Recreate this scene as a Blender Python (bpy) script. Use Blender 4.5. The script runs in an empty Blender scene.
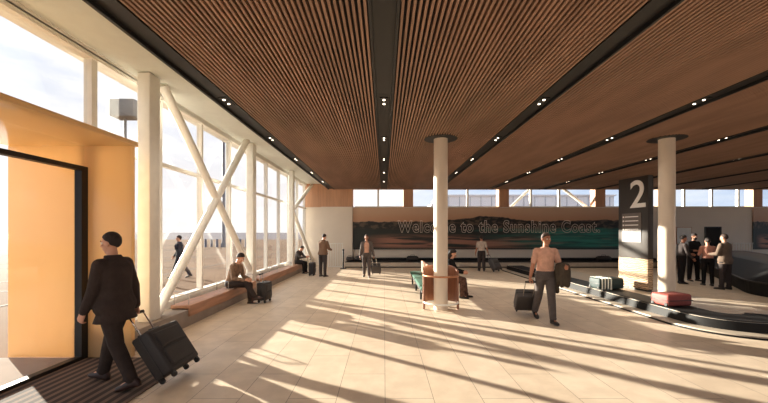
import bpy, bmesh, math, random
from mathutils import Vector, Matrix
random.seed(7)
V = Vector
R = math.radians
C = bpy.context.scene.collection
sc = bpy.context.scene

# ------------------------------------------------------------------ mesh helpers
class MB:
    def __init__(self):
        self.v = []; self.f = []; self.m = []
        self.mi = 0
    def add(self, vs, fs):
        o = len(self.v)
        self.v += [V(p) for p in vs]
        self.f += [tuple(i + o for i in f) for f in fs]
        self.m += [self.mi] * len(fs)
        return self
    def box(self, x0, x1, y0, y1, z0, z1):
        vs = [(x0,y0,z0),(x1,y0,z0),(x1,y1,z0),(x0,y1,z0),(x0,y0,z1),(x1,y0,z1),(x1,y1,z1),(x0,y1,z1)]
        return self.add(vs, [(0,3,2,1),(4,5,6,7),(0,1,5,4),(1,2,6,5),(2,3,7,6),(3,0,4,7)])
    def loft(self, rings, caps=True, closed=False):
        n = len(rings[0]); vs = [p for r in rings for p in r]; fs = []
        m = len(rings)
        for k in range(m if closed else m - 1):
            a = k * n; b = ((k + 1) % m) * n
            for i in range(n):
                j = (i + 1) % n
                fs.append((a + i, a + j, b + j, b + i))
        if caps and not closed:
            fs.append(tuple(range(n - 1, -1, -1)))
            fs.append(tuple(range((m - 1) * n, m * n)))
        return self.add(vs, fs)
    def frame(self, d):
        d = d.normalized()
        a = V((0,0,1)) if abs(d.z) < .9 else V((1,0,0))
        x = d.cross(a).normalized(); y = d.cross(x).normalized()
        return x, y
    def cyl(self, p, q, r0, r1=None, n=12):
        p = V(p); q = V(q); r1 = r0 if r1 is None else r1
        x, y = self.frame(q - p)
        ring = lambda c, r: [c + x * (r * math.cos(2*math.pi*i/n)) + y * (r * math.sin(2*math.pi*i/n)) for i in range(n)]
        return self.loft([ring(p, r0), ring(q, r1)])
    def tube(self, path, r, n=8, closed=False):
        path = [V(p) for p in path]; m = len(path); rings = []
        x = None
        for i, p in enumerate(path):
            a = path[(i - 1) % m] if (closed or i > 0) else p
            b = path[(i + 1) % m] if (closed or i < m - 1) else p
            d = (b - a).normalized()
            if x is None: x, y = self.frame(d)
            else:
                x = (x - d * x.dot(d)).normalized(); y = d.cross(x).normalized()
            rr = r[i] if isinstance(r, (list, tuple)) else r
            rings.append([p + x * (rr * math.cos(2*math.pi*k/n)) + y * (rr * math.sin(2*math.pi*k/n)) for k in range(n)])
        return self.loft(rings, closed=closed)
    def ell(self, c, r, M=None, n=16, m=10):
        c = V(c); r = (r, r, r) if not hasattr(r, '__len__') else r
        vs = []; fs = []
        for j in range(1, m):
            t = math.pi * j / m
            for i in range(n):
                a = 2 * math.pi * i / n
                p = V((r[0]*math.sin(t)*math.cos(a), r[1]*math.sin(t)*math.sin(a), r[2]*math.cos(t)))
                vs.append(c + (M @ p if M else p))
        for e in (V((0,0,r[2])), V((0,0,-r[2]))): vs.append(c + (M @ e if M else e))
        T = len(vs) - 2; B = T + 1
        for j in range(m - 2):
            for i in range(n):
                k = (i + 1) % n
                fs.append((j*n+i, (j+1)*n+i, (j+1)*n+k, j*n+k))
        for i in range(n):
            k = (i + 1) % n
            fs.append((T, i, k)); fs.append((B, (m-2)*n+k, (m-2)*n+i))
        return self.add(vs, fs)
    def limb(self, pts, rad, n=14):
        for i in range(len(pts) - 1):
            self.cyl(pts[i], pts[i+1], rad[i], rad[i+1], n)
        for p, r in zip(pts, rad): self.ell(p, r, n=n, m=8)
        return self
    def prism(self, poly, z0, z1):
        n = len(poly)
        return self.loft([[V((x, y, z0)) for x, y in poly], [V((x, y, z1)) for x, y in poly]])
    def shift(self, d):
        d = V(d)
        for p in self.v: p += d
        return self
    def xf(self, M):
        self.v = [M @ p for p in self.v]; return self
    def mesh(self, name):
        me = bpy.data.meshes.new(name)
        me.from_pydata([tuple(p) for p in self.v], [], self.f)
        me.polygons.foreach_set('material_index', self.m)
        bm = bmesh.new(); bm.from_mesh(me)
        bmesh.ops.recalc_face_normals(bm, faces=bm.faces)
        bm.to_mesh(me); bm.free()
        return me
    def build(self, name, mats, parent=None, smooth=False, bevel=0, seg=2, loc=None):
        me = self.mesh(name)
        if bevel:
            bm = bmesh.new(); bm.from_mesh(me)
            es = [e for e in bm.edges if len(e.link_faces) == 2 and e.calc_face_angle(0) > .5]
            bmesh.ops.bevel(bm, geom=es, offset=bevel, segments=seg, profile=.5, affect='EDGES', clamp_overlap=True)
            bm.to_mesh(me); bm.free()
        return link(name, me, mats, parent, smooth or bevel > 0, loc)

def link(name, me, mats, parent=None, smooth=False, loc=None):
    for m in (mats if isinstance(mats, (list, tuple)) else [mats]): me.materials.append(m)
    if smooth:
        me.polygons.foreach_set('use_smooth', [True] * len(me.polygons))
        me.set_sharp_from_angle(angle=R(50))
    o = bpy.data.objects.new(name, me); C.objects.link(o)
    if parent: o.parent = parent
    if loc: o.location = loc
    return o

def remesh(mb, name, voxel, smooth=2):
    me = mb.mesh('tmp')
    o = bpy.data.objects.new('tmp', me); C.objects.link(o)
    md = o.modifiers.new('r', 'REMESH'); md.mode = 'VOXEL'; md.voxel_size = voxel
    if smooth:
        s = o.modifiers.new('s', 'SMOOTH'); s.factor = .5; s.iterations = smooth
    dg = bpy.context.evaluated_depsgraph_get()
    out = bpy.data.meshes.new_from_object(o.evaluated_get(dg))
    out.name = name
    bpy.data.objects.remove(o); bpy.data.meshes.remove(me)
    return out

def tag(o, label=None, cat=None, group=None, kind=None):
    if label: o['label'] = label
    if cat: o['category'] = cat
    if group: o['group'] = group
    if kind: o['kind'] = kind
    return o
def empty(name, loc=(0,0,0), rz=0, label=None, cat=None, group=None, kind=None):
    o = bpy.data.objects.new(name, None); C.objects.link(o)
    o.empty_display_size = .1
    o.location = loc; o.rotation_euler = (0, 0, rz)
    return tag(o, label, cat, group, kind)

# ------------------------------------------------------------------ materials
def hexc(r, g, b):
    f = lambda c: (c/255/12.92 if c/255 <= .04045 else ((c/255+.055)/1.055)**2.4)
    return (f(r), f(g), f(b), 1)
class NT:
    def __init__(self, nt): self.nt = nt
    def n(self, t, **kw):
        x = self.nt.nodes.new(t)
        for k, v in kw.items():
            if k.startswith('i_'):
                x.inputs[k[2:].replace('_', ' ')].default_value = v
            else: setattr(x, k, v)
        return x
    def l(self, a, b): self.nt.links.new(a, b)
    def math(self, op, a, b=0, c=None):
        x = self.nt.nodes.new('ShaderNodeMath'); x.operation = op
        for i, q in enumerate((a, b, c)):
            if q is None: continue
            if hasattr(q, 'is_linked'): self.l(q, x.inputs[i])
            else: x.inputs[i].default_value = q
        return x.outputs[0]
    def mix(self, f, a, b):
        x = self.nt.nodes.new('ShaderNodeMix'); x.data_type = 'RGBA'
        for s, q in ((x.inputs[0], f), (x.inputs[6], a), (x.inputs[7], b)):
            if hasattr(q, 'is_linked'): self.l(q, s)
            else: s.default_value = q
        return x.outputs[2]
    def ss(self, e0, e1, x):
        m = self.nt.nodes.new('ShaderNodeMapRange'); m.interpolation_type = 'SMOOTHSTEP'
        for s, q in ((m.inputs[0], x), (m.inputs[1], e0), (m.inputs[2], e1)):
            if hasattr(q, 'is_linked'): self.l(q, s)
            else: s.default_value = q
        return m.outputs[0]
def newmat(name):
    m = bpy.data.materials.new(name); m.use_nodes = True
    t = NT(m.node_tree); b = m.node_tree.nodes['Principled BSDF']
    return m, t, b
def mat(name, col, rough=.6, metal=0, var=.12, scale=(6,6,6), bump=0, bscale=None, spec=.5, coat=0):
    m, t, b = newmat(name)
    tc = t.n('ShaderNodeTexCoord'); mp = t.n('ShaderNodeMapping'); mp.inputs['Scale'].default_value = scale
    t.l(tc.outputs['Object'], mp.inputs[0])
    nz = t.n('ShaderNodeTexNoise', i_Scale=1.0, i_Detail=4.0); t.l(mp.outputs[0], nz.inputs['Vector'])
    dark = tuple(c * (1 - var) for c in col[:3]) + (1,); lite = tuple(min(1, c * (1 + var)) for c in col[:3]) + (1,)
    f = t.ss(.3, .7, nz.outputs['Fac'])
    t.l(t.mix(f, dark, lite), b.inputs['Base Color'])
    b.inputs['Roughness'].default_value = rough; b.inputs['Metallic'].default_value = metal
    b.inputs['Specular IOR Level'].default_value = spec
    if coat: b.inputs['Coat Weight'].default_value = coat
    if bump:
        nb = nz
        if bscale:
            m2 = t.n('ShaderNodeMapping'); m2.inputs['Scale'].default_value = bscale
            t.l(tc.outputs['Object'], m2.inputs[0])
            nb = t.n('ShaderNodeTexNoise', i_Scale=1.0, i_Detail=3.0); t.l(m2.outputs[0], nb.inputs['Vector'])
        bp = t.n('ShaderNodeBump', i_Strength=bump, i_Distance=.02)
        t.l(nb.outputs['Fac'], bp.inputs['Height']); t.l(bp.outputs[0], b.inputs['Normal'])
    return m

M = {}
M['white'] = mat('white_paint', hexc(234,230,221), .45, var=.03)
M['soffit'] = mat('soffit_plaster', hexc(218,221,214), .8, var=.02)
M['wallp'] = mat('wall_paint', hexc(226,214,199), .8, var=.03, scale=(1,1,1))
M['timber'] = mat('timber_slat', hexc(152,118,98), .55, var=.16, scale=(3,.5,3))
M['timber_wall'] = mat('timber_wall', hexc(190,144,112), .6, var=.10, scale=(14,2,.8))
M['bench_wood'] = mat('bench_wood', hexc(172,128,102), .5, var=.18, scale=(12,1.2,12), bump=.1)
M['drum_wood'] = mat('drum_wood', hexc(150,104,80), .5, var=.12, scale=(14,14,1))
M['black'] = mat('black_metal', hexc(17,15,15), .5, var=.05)
M['void'] = mat('dark_backing', hexc(34,28,26), .9, var=.05)
M['concrete'] = mat('plinth_concrete', hexc(150,138,128), .75, var=.08, scale=(4,4,4), bump=.1)
M['stone'] = mat('column_stone', hexc(222,206,186), .5, var=.05, scale=(5,5,1.2))
M['hood'] = mat('hood_steel', hexc(40,36,34), .5, .2, var=.08)
M['steel'] = mat('brushed_steel', hexc(190,182,172), .14, 1, var=.06, scale=(2,2,20))
M['deck'] = mat('deck_steel', hexc(196,182,164), .35, .15, var=.05)
M['rubber'] = mat('belt_rubber', hexc(18,17,17), .6, var=.15, scale=(3,3,3), spec=.25)
M['chrome'] = mat('chrome', hexc(200,198,196), .2, 1, var=.02)
M['bronze'] = mat('bronze', hexc(182,126,92), .4, .4, var=.05)
M['green'] = mat('green_fabric', hexc(30,80,62), .85, var=.12, scale=(40,40,40), bump=.2)
M['asphalt'] = mat('apron', hexc(124,99,79), .95, var=.07, scale=(.12,.12,.12), spec=.02)
M['paving'] = mat('paving', hexc(168,156,146), .95, var=.04, spec=.02)
M['sea'] = mat('sea_water', hexc(112,105,110), .8, var=.06, scale=(.01,.01,.01), spec=.05)
M['line'] = mat('apron_joint', hexc(92,76,64), .9, var=.05)
M['grey'] = mat('grey_metal', hexc(140,132,124), .6, var=.05)
M['mast'] = mat('mast_paint', hexc(116,116,126), .6, var=.05)
M['bld'] = mat('pale_cladding', hexc(236,234,236), .7, var=.02)
M['seam'] = mat('cladding_seam', hexc(176,178,186), .7, var=.02)
M['case_black'] = mat('luggage_black', hexc(45,40,39), .6, var=.12, scale=(60,60,60), bump=.15)
M['case_grey'] = mat('luggage_grey', hexc(66,60,58), .5, var=.1, scale=(50,50,50), bump=.1)
M['case_red'] = mat('luggage_red', hexc(146,70,62), .6, var=.1, scale=(40,40,40), bump=.15)
M['case_teal'] = mat('luggage_teal', hexc(18,42,42), .6, var=.1, scale=(40,40,40), bump=.15)
M['strap'] = mat('strap_white', hexc(226,226,216), .8, var=.04)
M['plastic'] = mat('black_plastic', hexc(26,25,25), .4, var=.05)
# cloth
def cloth(n, c, v=.10): M[n] = mat(n, c, .9, var=v, scale=(14,14,14), bump=.5, bscale=(16,16,7), spec=.2)
cloth('suit', hexc(60,50,47)); cloth('suit_trousers', hexc(56,47,44)); cloth('charcoal', hexc(66,59,58))
cloth('jeans', hexc(88,80,77)); cloth('tan_shirt', hexc(206,160,138)); cloth('white_shirt', hexc(188,170,156))
cloth('brown_jacket', hexc(118,92,74)); cloth('check_shirt', hexc(128,104,86), .35); cloth('grey_jacket', hexc(104,94,90))
cloth('taupe_jacket', hexc(106,90,78)); cloth('pink_top', hexc(196,142,124)); cloth('black_cloth', hexc(30,27,28))
cloth('patterned', hexc(96,72,62), .5); cloth('olive', hexc(74,65,55)); cloth('navy', hexc(50,50,58))
M['skin_a'] = mat('skin_light', hexc(206,152,124), .55, var=.05)
M['skin_b'] = mat('skin_tan', hexc(172,116,88), .55, var=.05)
M['hair_dark'] = mat('hair_dark', hexc(40,28,23), .75, var=.2, scale=(60,60,10), bump=.4)
M['hair_brown'] = mat('hair_brown', hexc(58,38,28), .6, var=.2, scale=(60,60,10), bump=.4)
M['leather'] = mat('shoe_leather', hexc(48,28,22), .55, var=.1)
M['leather_black'] = mat('shoe_black', hexc(28,24,23), .4, var=.1)
M['eyew'] = mat('eye_white', hexc(225,215,205), .3, var=.02)
M['eyed'] = mat('eye_iris', hexc(40,26,20), .3, var=.02)

def glass_mat(name, tint=(1,1,1,1), k=1.0):
    m = bpy.data.materials.new(name); m.use_nodes = True; t = NT(m.node_tree)
    m.node_tree.nodes.remove(m.node_tree.nodes['Principled BSDF'])
    out = m.node_tree.nodes['Material Output']
    tr = t.n('ShaderNodeBsdfTransparent'); tr.inputs[0].default_value = tint
    gl = t.n('ShaderNodeBsdfGlossy'); gl.inputs['Roughness'].default_value = .02
    fr = t.n('ShaderNodeFresnel'); fr.inputs[0].default_value = 1.35
    mx = t.n('ShaderNodeMixShader')
    t.l(t.math('MULTIPLY', fr.outputs[0], k), mx.inputs[0]); t.l(tr.outputs[0], mx.inputs[1]); t.l(gl.outputs[0], mx.inputs[2])
    t.l(mx.outputs[0], out.inputs[0]); return m
M['glass'] = glass_mat('window_glass', (.97,.98,.98,1), .13)

def portal_mat():
    m, t, b = newmat('portal_amber')
    out = m.node_tree.nodes['Material Output']
    tc = t.n('ShaderNodeTexCoord'); nz = t.n('ShaderNodeTexNoise', i_Scale=.8, i_Detail=3.0)
    t.l(tc.outputs['Object'], nz.inputs['Vector'])
    c = t.mix(nz.outputs['Fac'], hexc(224,191,144), hexc(231,202,158))
    t.l(c, b.inputs['Base Color']); b.inputs['Roughness'].default_value = .18; b.inputs['Coat Weight'].default_value = .3
    tl = t.n('ShaderNodeBsdfTranslucent'); t.l(c, tl.inputs[0])
    mx = t.n('ShaderNodeMixShader'); mx.inputs[0].default_value = .38
    t.l(b.outputs[0], mx.inputs[1]); t.l(tl.outputs[0], mx.inputs[2]); t.l(mx.outputs[0], out.inputs[0])
    return m
M['amber'] = portal_mat()

def floor_mat():
    m, t, b = newmat('floor_tiles')
    tc = t.n('ShaderNodeTexCoord'); sp = t.n('ShaderNodeSeparateXYZ'); t.l(tc.outputs['Object'], sp.inputs[0])
    cb = t.n('ShaderNodeCombineXYZ')
    t.l(t.math('SUBTRACT', sp.outputs['Y'], 4.389), cb.inputs[0]); t.l(t.math('SUBTRACT', sp.outputs['X'], .012), cb.inputs[1])
    br = t.n('ShaderNodeTexBrick'); br.offset = .5; br.offset_frequency = 2
    t.l(cb.outputs[0], br.inputs['Vector'])
    for k, v in dict(Scale=1.0, **{'Mortar Size': .0035, 'Mortar Smooth': .2, 'Bias': 0.0, 'Brick Width': 1.296, 'Row Height': .525}).items():
        br.inputs[k].default_value = v
    br.inputs['Color1'].default_value = hexc(216,196,172); br.inputs['Color2'].default_value = hexc(224,205,182)
    br.inputs['Mortar'].default_value = hexc(140,118,100)
    nz = t.n('ShaderNodeTexNoise', i_Scale=3.0, i_Detail=6.0, i_Roughness=.6); t.l(tc.outputs['Object'], nz.inputs['Vector'])
    f = t.ss(.35, .7, nz.outputs['Fac'])
    mm = t.n('ShaderNodeMix'); mm.data_type = 'RGBA'; mm.blend_type = 'MULTIPLY'; mm.inputs[0].default_value = 1
    t.l(br.outputs['Color'], mm.inputs[6]); t.l(t.mix(f, (.86,.85,.84,1), (1,1,1,1)), mm.inputs[7])
    t.l(mm.outputs[2], b.inputs['Base Color'])
    b.inputs['Roughness'].default_value = .42; b.inputs['Specular IOR Level'].default_value = .35
    return m
M['floor'] = floor_mat()

def mat_mat():
    m, t, b = newmat('entrance_matting')
    tc = t.n('ShaderNodeTexCoord'); sp = t.n('ShaderNodeSeparateXYZ'); t.l(tc.outputs['Object'], sp.inputs[0])
    nz = t.n('ShaderNodeTexNoise', i_Scale=90.0); t.l(tc.outputs['Object'], nz.inputs['Vector'])
    s = t.math('SINE', t.math('MULTIPLY', sp.outputs['X'], 2*math.pi/.115))
    f = t.ss(-.2, .5, s)
    c = t.mix(f, hexc(62,50,44), hexc(128,106,90))
    t.l(t.mix(t.math('MULTIPLY', nz.outputs['Fac'], .4), c, hexc(50,40,36)), b.inputs['Base Color'])
    b.inputs['Roughness'].default_value = .95
    return m
M['matting'] = mat_mat()

def mural_mat():
    m, t, b = newmat('mural_print')
    tc = t.n('ShaderNodeTexCoord'); sp = t.n('ShaderNodeSeparateXYZ'); t.l(tc.outputs['Generated'], sp.inputs[0])
    u, v = sp.outputs['X'], sp.outputs['Z']
    def noise(sx, sz, det=4.0, off=0):
        cb = t.n('ShaderNodeCombineXYZ'); t.l(t.math('MULTIPLY', u, sx), cb.inputs[0]); t.l(t.math('MULTIPLY', v, sz), cb.inputs[1]); cb.inputs[2].default_value = off
        n = t.n('ShaderNodeTexNoise', i_Scale=1.0, i_Detail=det); t.l(cb.outputs[0], n.inputs['Vector']); return n.outputs['Fac']
    sky = t.mix(t.ss(.68, 1.0, v), hexc(192,148,118), hexc(206,172,144))
    g = t.math('MULTIPLY', t.math('SUBTRACT', u, .46), 9.0); g = t.math('MULTIPLY', g, g)
    hill = t.math('MULTIPLY', t.math('POWER', 2.718, t.math('MULTIPLY', g, -1.0)), .13)
    g2 = t.math('MULTIPLY', t.math('SUBTRACT', u, .86), 6.0); g2 = t.math('MULTIPLY', g2, g2)
    hill = t.math('ADD', hill, t.math('MULTIPLY', t.math('POWER', 2.718, t.math('MULTIPLY', g2, -1.0)), .04))
    ridge = t.math('ADD', t.math('ADD', hill, .60), t.math('MULTIPLY', noise(26, 0, 6), .13))
    land = t.mix(t.ss(.45, .62, noise(46, 12, 6, 3)), hexc(26,25,22), hexc(92,76,62))
    water = t.mix(t.ss(.35, .7, noise(9, 16, 5, 7)), hexc(20,84,76), hexc(52,138,120))
    foam = t.ss(.58, .70, noise(12, 30, 5, 11))
    water = t.mix(t.math('MULTIPLY', foam, .45), water, hexc(150,140,120))
    sand = t.mix(t.math('MULTIPLY', t.ss(.42, .58, noise(5, 9, 4, 15)), t.math('MULTIPLY', t.ss(.02, .14, u), t.ss(.40, .24, v))), hexc(26,34,30), hexc(168,116,94))
    shore = t.ss(.42, .72, t.math('ADD', u, t.math('MULTIPLY', t.math('SUBTRACT', noise(4, 7, 3, 19), .5), .5)))
    low = t.mix(shore, sand, water)
    low = t.mix(t.ss(.10, .0, v), low, hexc(40,36,30))
    below = t.mix(t.ss(.46, .54, t.math('ADD', v, t.math('MULTIPLY', t.math('SUBTRACT', noise(16, 2, 3, 23), .5), .1))), low, land)
    t.l(t.mix(t.ss(-.01, .012, t.math('SUBTRACT', v, ridge)), below, sky), b.inputs['Base Color'])
    b.inputs['Roughness'].default_value = .5
    return m
M['mural'] = mural_mat()

def relief_mat():
    m, t, b = newmat('sandstone_relief')
    tc = t.n('ShaderNodeTexCoord'); nz = t.n('ShaderNodeTexNoise', i_Scale=7.0, i_Detail=5.0); t.l(tc.outputs['Object'], nz.inputs['Vector'])
    w = t.n('ShaderNodeTexWave', i_Scale=7.0, i_Distortion=9.0, i_Detail=3.0); w.bands_direction = 'Z'; t.l(tc.outputs['Object'], w.inputs['Vector'])
    t.l(t.mix(t.ss(.15, .45, w.outputs['Fac']), hexc(104,80,62), hexc(204,174,142)), b.inputs['Base Color'])
    bp = t.n('ShaderNodeBump', i_Strength=.6, i_Distance=.02); t.l(w.outputs['Fac'], bp.inputs['Height']); t.l(bp.outputs[0], b.inputs['Normal'])
    b.inputs['Roughness'].default_value = .7
    return m
M['relief'] = relief_mat()
M['sign_face'] = mat('sign_bronze', hexc(46,38,31), .5, 0, var=.05)
M['sign_panel'] = mat('sign_panel', hexc(96,86,80), .45, var=.04)
M['sign_text'] = mat('sign_white', hexc(235,230,224), .6, var=.01)
M['letter'] = mat('letter_outline', hexc(236,222,208), .5, var=.03)
m_, t_, b_ = newmat('lamp_glow')
b_.inputs['Emission Color'].default_value = (1, .85, .65, 1); b_.inputs['Emission Strength'].default_value = 4
M['lamp'] = m_
SKY, SUN, EXPO, LAMP = .8, 15.0, 0.68, 32
# ------------------------------------------------------------------ the setting
WX = -4.32                      # window plane
BACK = 19.0
def struct(name, mb, m, parent=None, **k):
    o = mb.build(name, m, parent, **k)
    if parent is None: o['kind'] = 'structure'
    return o
struct('floor', MB().box(-4.4, 26, -7, 19.1, -.2, 0), M['floor'])
o = struct('apron_ground', MB().box(-90, -4.4, -40, 90, -.22, -.02), M['asphalt'])
struct('apron_ground', MB().box(-4.4, 70, 19.1, 90, -.22, -.02), M['asphalt'])
struct('paving', MB().box(-9.6, -4.4, 0.5, 4.97, -.2, -.005), M['paving'])
struct('sea', MB().box(-2500, 2500, 90, 3500, -.5, -.1), M['sea'])
struct('sea', MB().box(-2500, -90, -900, 90, -.5, -.1), M['sea'])
jl = MB()
for y0, x0, x1 in ((10.6, -40, -4.6), (17.5, -45, -4.6), (25, -50, -4.6), (36, -60, -4.6)):
    jl.box(x0, x1, y0, y0 + .10, -.025, -.012)
for x0 in (-9.5, -14, -22, -30): jl.box(x0, x0 + .10, 6, 60, -.025, -.011)
struct('ground_marking', jl, M['line'])

# floor matting
mm = MB().box(-4.24, -2.71, -1.0, 4.94, 0, .012)
tag(mm.build('entrance_mat', M['matting']), 'dark ribbed entrance mat on the floor inside the glass door', 'mat')

# walls
struct('wall_back', MB().box(-4.45, 26.2, BACK, BACK + .2, 0, 3.2), M['wallp'])
wl = MB().box(-4.45, -1.7, BACK - .06, BACK + .2, 3.2, 4.47)
struct('wall_back_timber', wl, M['timber_wall'])
struct('wall_back_timber', MB().box(-3.42, -1.72, BACK - .22, BACK - .06, 3.2, 4.46), M['timber_wall'])
struct('wall_back_plaster', MB().box(-3.42, -1.72, BACK - .22, BACK, 0, 3.2), M['wallp'])
struct('wall_right', MB().box(26, 26.2, -7, 19.2, 0, .9), M['wallp'])
struct('apron_ground', MB().box(-4.4, 70, -60, -7.0, -.22, -.02), M['asphalt'])
struct('apron_ground', MB().box(26.2, 70, -7.0, 19.1, -.22, -.02), M['asphalt'])
struct('wall_front', MB().box(-4.4, 26.2, -7.2, -7, 0, .4), M['wallp'])
fw = struct('window_9', MB().box(-4.4, 26.2, -7.16, -7.04, 4.38, 4.47), M['white'])  # unseen glazing behind the camera, added to let in fill daylight
for i in range(12): MB().box(-4.4 + i*2.77, -4.3 + i*2.77, -7.16, -7.04, .4, 4.38).build('mullion', M['white'], fw)
MB().box(-4.4, 26.2, -7.11, -7.1, .4, 4.38).build('pane', M['glass'], fw)
fw = struct('window_10', MB().box(26.04, 26.16, -7, 19.2, 4.38, 4.47), M['white'])  # out-of-view right wall glazing, added so more daylight brightens the hall
for i in range(11): MB().box(26.04, 26.16, -7 + i*2.6, -6.9 + i*2.6, .9, 4.38).build('mullion', M['white'], fw)
MB().box(26.1, 26.11, -7, 19.2, .9, 4.38).build('pane', M['glass'], fw)
# piers between the high windows
px2x = lambda px, Y=BACK: (px - 384) / 345 * Y
piers = [(403.5, 413.2), (499, 509), (595.3, 605.5), (661, 671), (753.5, 762.6)]
for a, b in piers:
    struct('pier', MB().box(px2x(a, BACK-.05), px2x(b, BACK-.05), BACK - .05, BACK + .42, 3.2, 4.47), M['timber_wall'])
struct('pier', MB().box(23.5, 26.2, BACK - .05, BACK + .42, 3.2, 4.47), M['timber_wall'])
# high windows of the back wall
edges = [354.5, (403.5, 413.2), (499, 509), (595.3, 605.5), (661, 671), (753.5, 762.6), 811]
bays = [(354.5, 403.5, [378.2]), (413.2, 499, [437, 468]), (509, 595.3, [531.5, 560]), (605.5, 661, [633]), (671, 753.5, [685.5, 713.3, 740]), (762.6, 811, [786])]
nwin = 11
for a, b, ms in bays:
    x0, x1 = px2x(a), px2x(b)
    fr = MB()
    for z in (3.2, 4.42): fr.box(x0, x1, BACK + .1, BACK + .18, z, z + .05)
    for p in ms: fr.box(px2x(p) - .05, px2x(p) + .05, BACK + .06, BACK + .2, 3.2, 4.47)
    w = struct('window_%d' % nwin, fr, M['white']); nwin += 1
    MB().box(x0, x1, BACK + .13, BACK + .14, 3.2, 4.47).build('pane', M['glass'], w)
br = MB()
for (xa, za, xb, zb) in ((px2x(509), 3.2, px2x(532), 4.4), (px2x(559), 4.4, px2x(589), 3.2)):
    pass
struct('cross_brace', MB().cyl((px2x(508, 19.6), 19.6, 3.1), (px2x(536, 19.6), 19.6, 4.6), .08), M['white'])
struct('cross_brace', MB().cyl((px2x(556, 19.6), 19.6, 4.6), (px2x(590, 19.6), 19.6, 3.1), .08), M['white'])

# window wall on the left
struct('wall_left_sill', MB().box(WX - .16, WX + .1, 4.99, BACK, -.02, .44), M['white'])
struct('wall_left_sill', MB().box(WX - .16, WX + .1, -7, 1.0, -.02, .44), M['white'])
struct('plinth', MB().box(WX + .1, -3.76, 5.06, 16.6, 0, .315), M['concrete'], bevel=.01)
struct('ceiling_bulkhead', MB().box(-4.6, -4.24, -7, BACK + .2, 4.40, 4.47), M['white'])
mul = [-5.4, -3.9, -2.4, -.9, .6, 2.1, 5.08, 6.6, 8.1, 9.6, 11.1, 12.6, 14.1, 15.6, 17.1, 18.6]
bayY = [(-7, -3.3), (-3.3, 1.2), (1.2, 5.7), (5.7, 10.2), (10.2, 14.7), (14.7, 19.0)]
for k, (a, b) in enumerate(bayY):
    w = empty('window_%d' % nwin, (WX, a, .44), kind='structure'); nwin += 1
    def part(mb, nm, m): return mb.shift((-WX, -a, -.44)).build(nm, m, w)
    part(MB().box(WX - .08, WX + .08, a, b, 4.34, 4.42), 'window_frame', M['white'])
    lo = .44 if not (a < 4.9 < b or a < 2 < b) else 3.12
    if lo < 1:
        part(MB().box(WX - .08, WX + .08, a, b, .42, .49), 'window_frame', M['white'])
        if k != 2: part(MB().box(WX - .04, WX + .05, a, b, 3.08, 3.15), 'transom', M['white'])
    for y in mul:
        if a <= y < b:
            if y == 5.08: part(MB().box(WX - .06, WX + .06, y - .05, y + .05, 0.0, 4.4), 'mullion', M['white'])
            else: part(MB().box(WX - .06, WX + .06, y - .035, y + .035, lo, 4.4), 'mullion', M['white'])
    part(MB().box(WX - .012, WX + .0, a, b, lo, 4.4), 'pane', M['glass'])
    if k == 2:
        part(MB().box(WX - .012, WX + .0, 5.07, b, .44, 3.12), 'pane', M['glass'])
for y in (-3.3, 1.2, 5.7, 10.2, 14.7):
    z0 = .315 if y > 5 else 0
    struct('square_column', MB().box(-4.08, -3.87, y, y + .27, z0, 4.45), M['white'], bevel=.012)
struct('cross_brace', MB().cyl((-3.97, 5.97, .33), (-3.97, 9.98, 4.46), .085, n=20), M['white'], smooth=True)
struct('cross_brace', MB().cyl((-3.98, 6.2, 4.46), (-3.98, 10.22, .70), .085, n=20), M['white'], smooth=True)
struct('cross_brace', MB().cyl((-3.97, 14.96, 2.75), (-3.97, 18.95, 4.4), .085, n=16), M['white'], smooth=True)
struct('cross_brace', MB().cyl((-3.97, 14.96, 2.75), (-3.97, 18.95, .35), .085, n=16), M['white'], smooth=True)

# amber entrance portal and its glass door
po = empty('door_portal', (-4.3, 4.97, 0), kind='structure')
P = lambda mb: mb.shift((4.3, -4.97, 0))
P(MB().box(-5.42, -3.64, 4.97, 5.045, 0, 3.05)).build('end_panel', M['amber'], po, bevel=.006)
P(MB().box(-5.42, -3.60, -1.0, 5.06, 3.05, 3.12)).build('roof_panel', M['amber'], po, bevel=.006)
dr = empty('door_1', (-4.31, 4.9, 0), kind='structure')
D = lambda mb: mb.shift((4.31, -4.9, 0))
fr = MB().box(-4.36, -4.26, 4.86, 4.965, 0, 2.74).box(-4.36, -4.26, 1.0, 4.86, 2.68, 2.74).box(-4.36, -4.26, 1.0, 4.86, 0, .05).box(-4.36, -4.26, 1.0, 1.1, 0, 2.7)
D(fr).build('door_frame', M['black'], dr)
D(MB().box(-4.315, -4.305, 1.1, 4.86, .05, 2.68)).build('door_glass', M['glass'], dr)
D(MB().box(-4.315, -4.305, 1.0, 4.96, 2.74, 3.05)).build('header_glass', M['glass'], dr)

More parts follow.
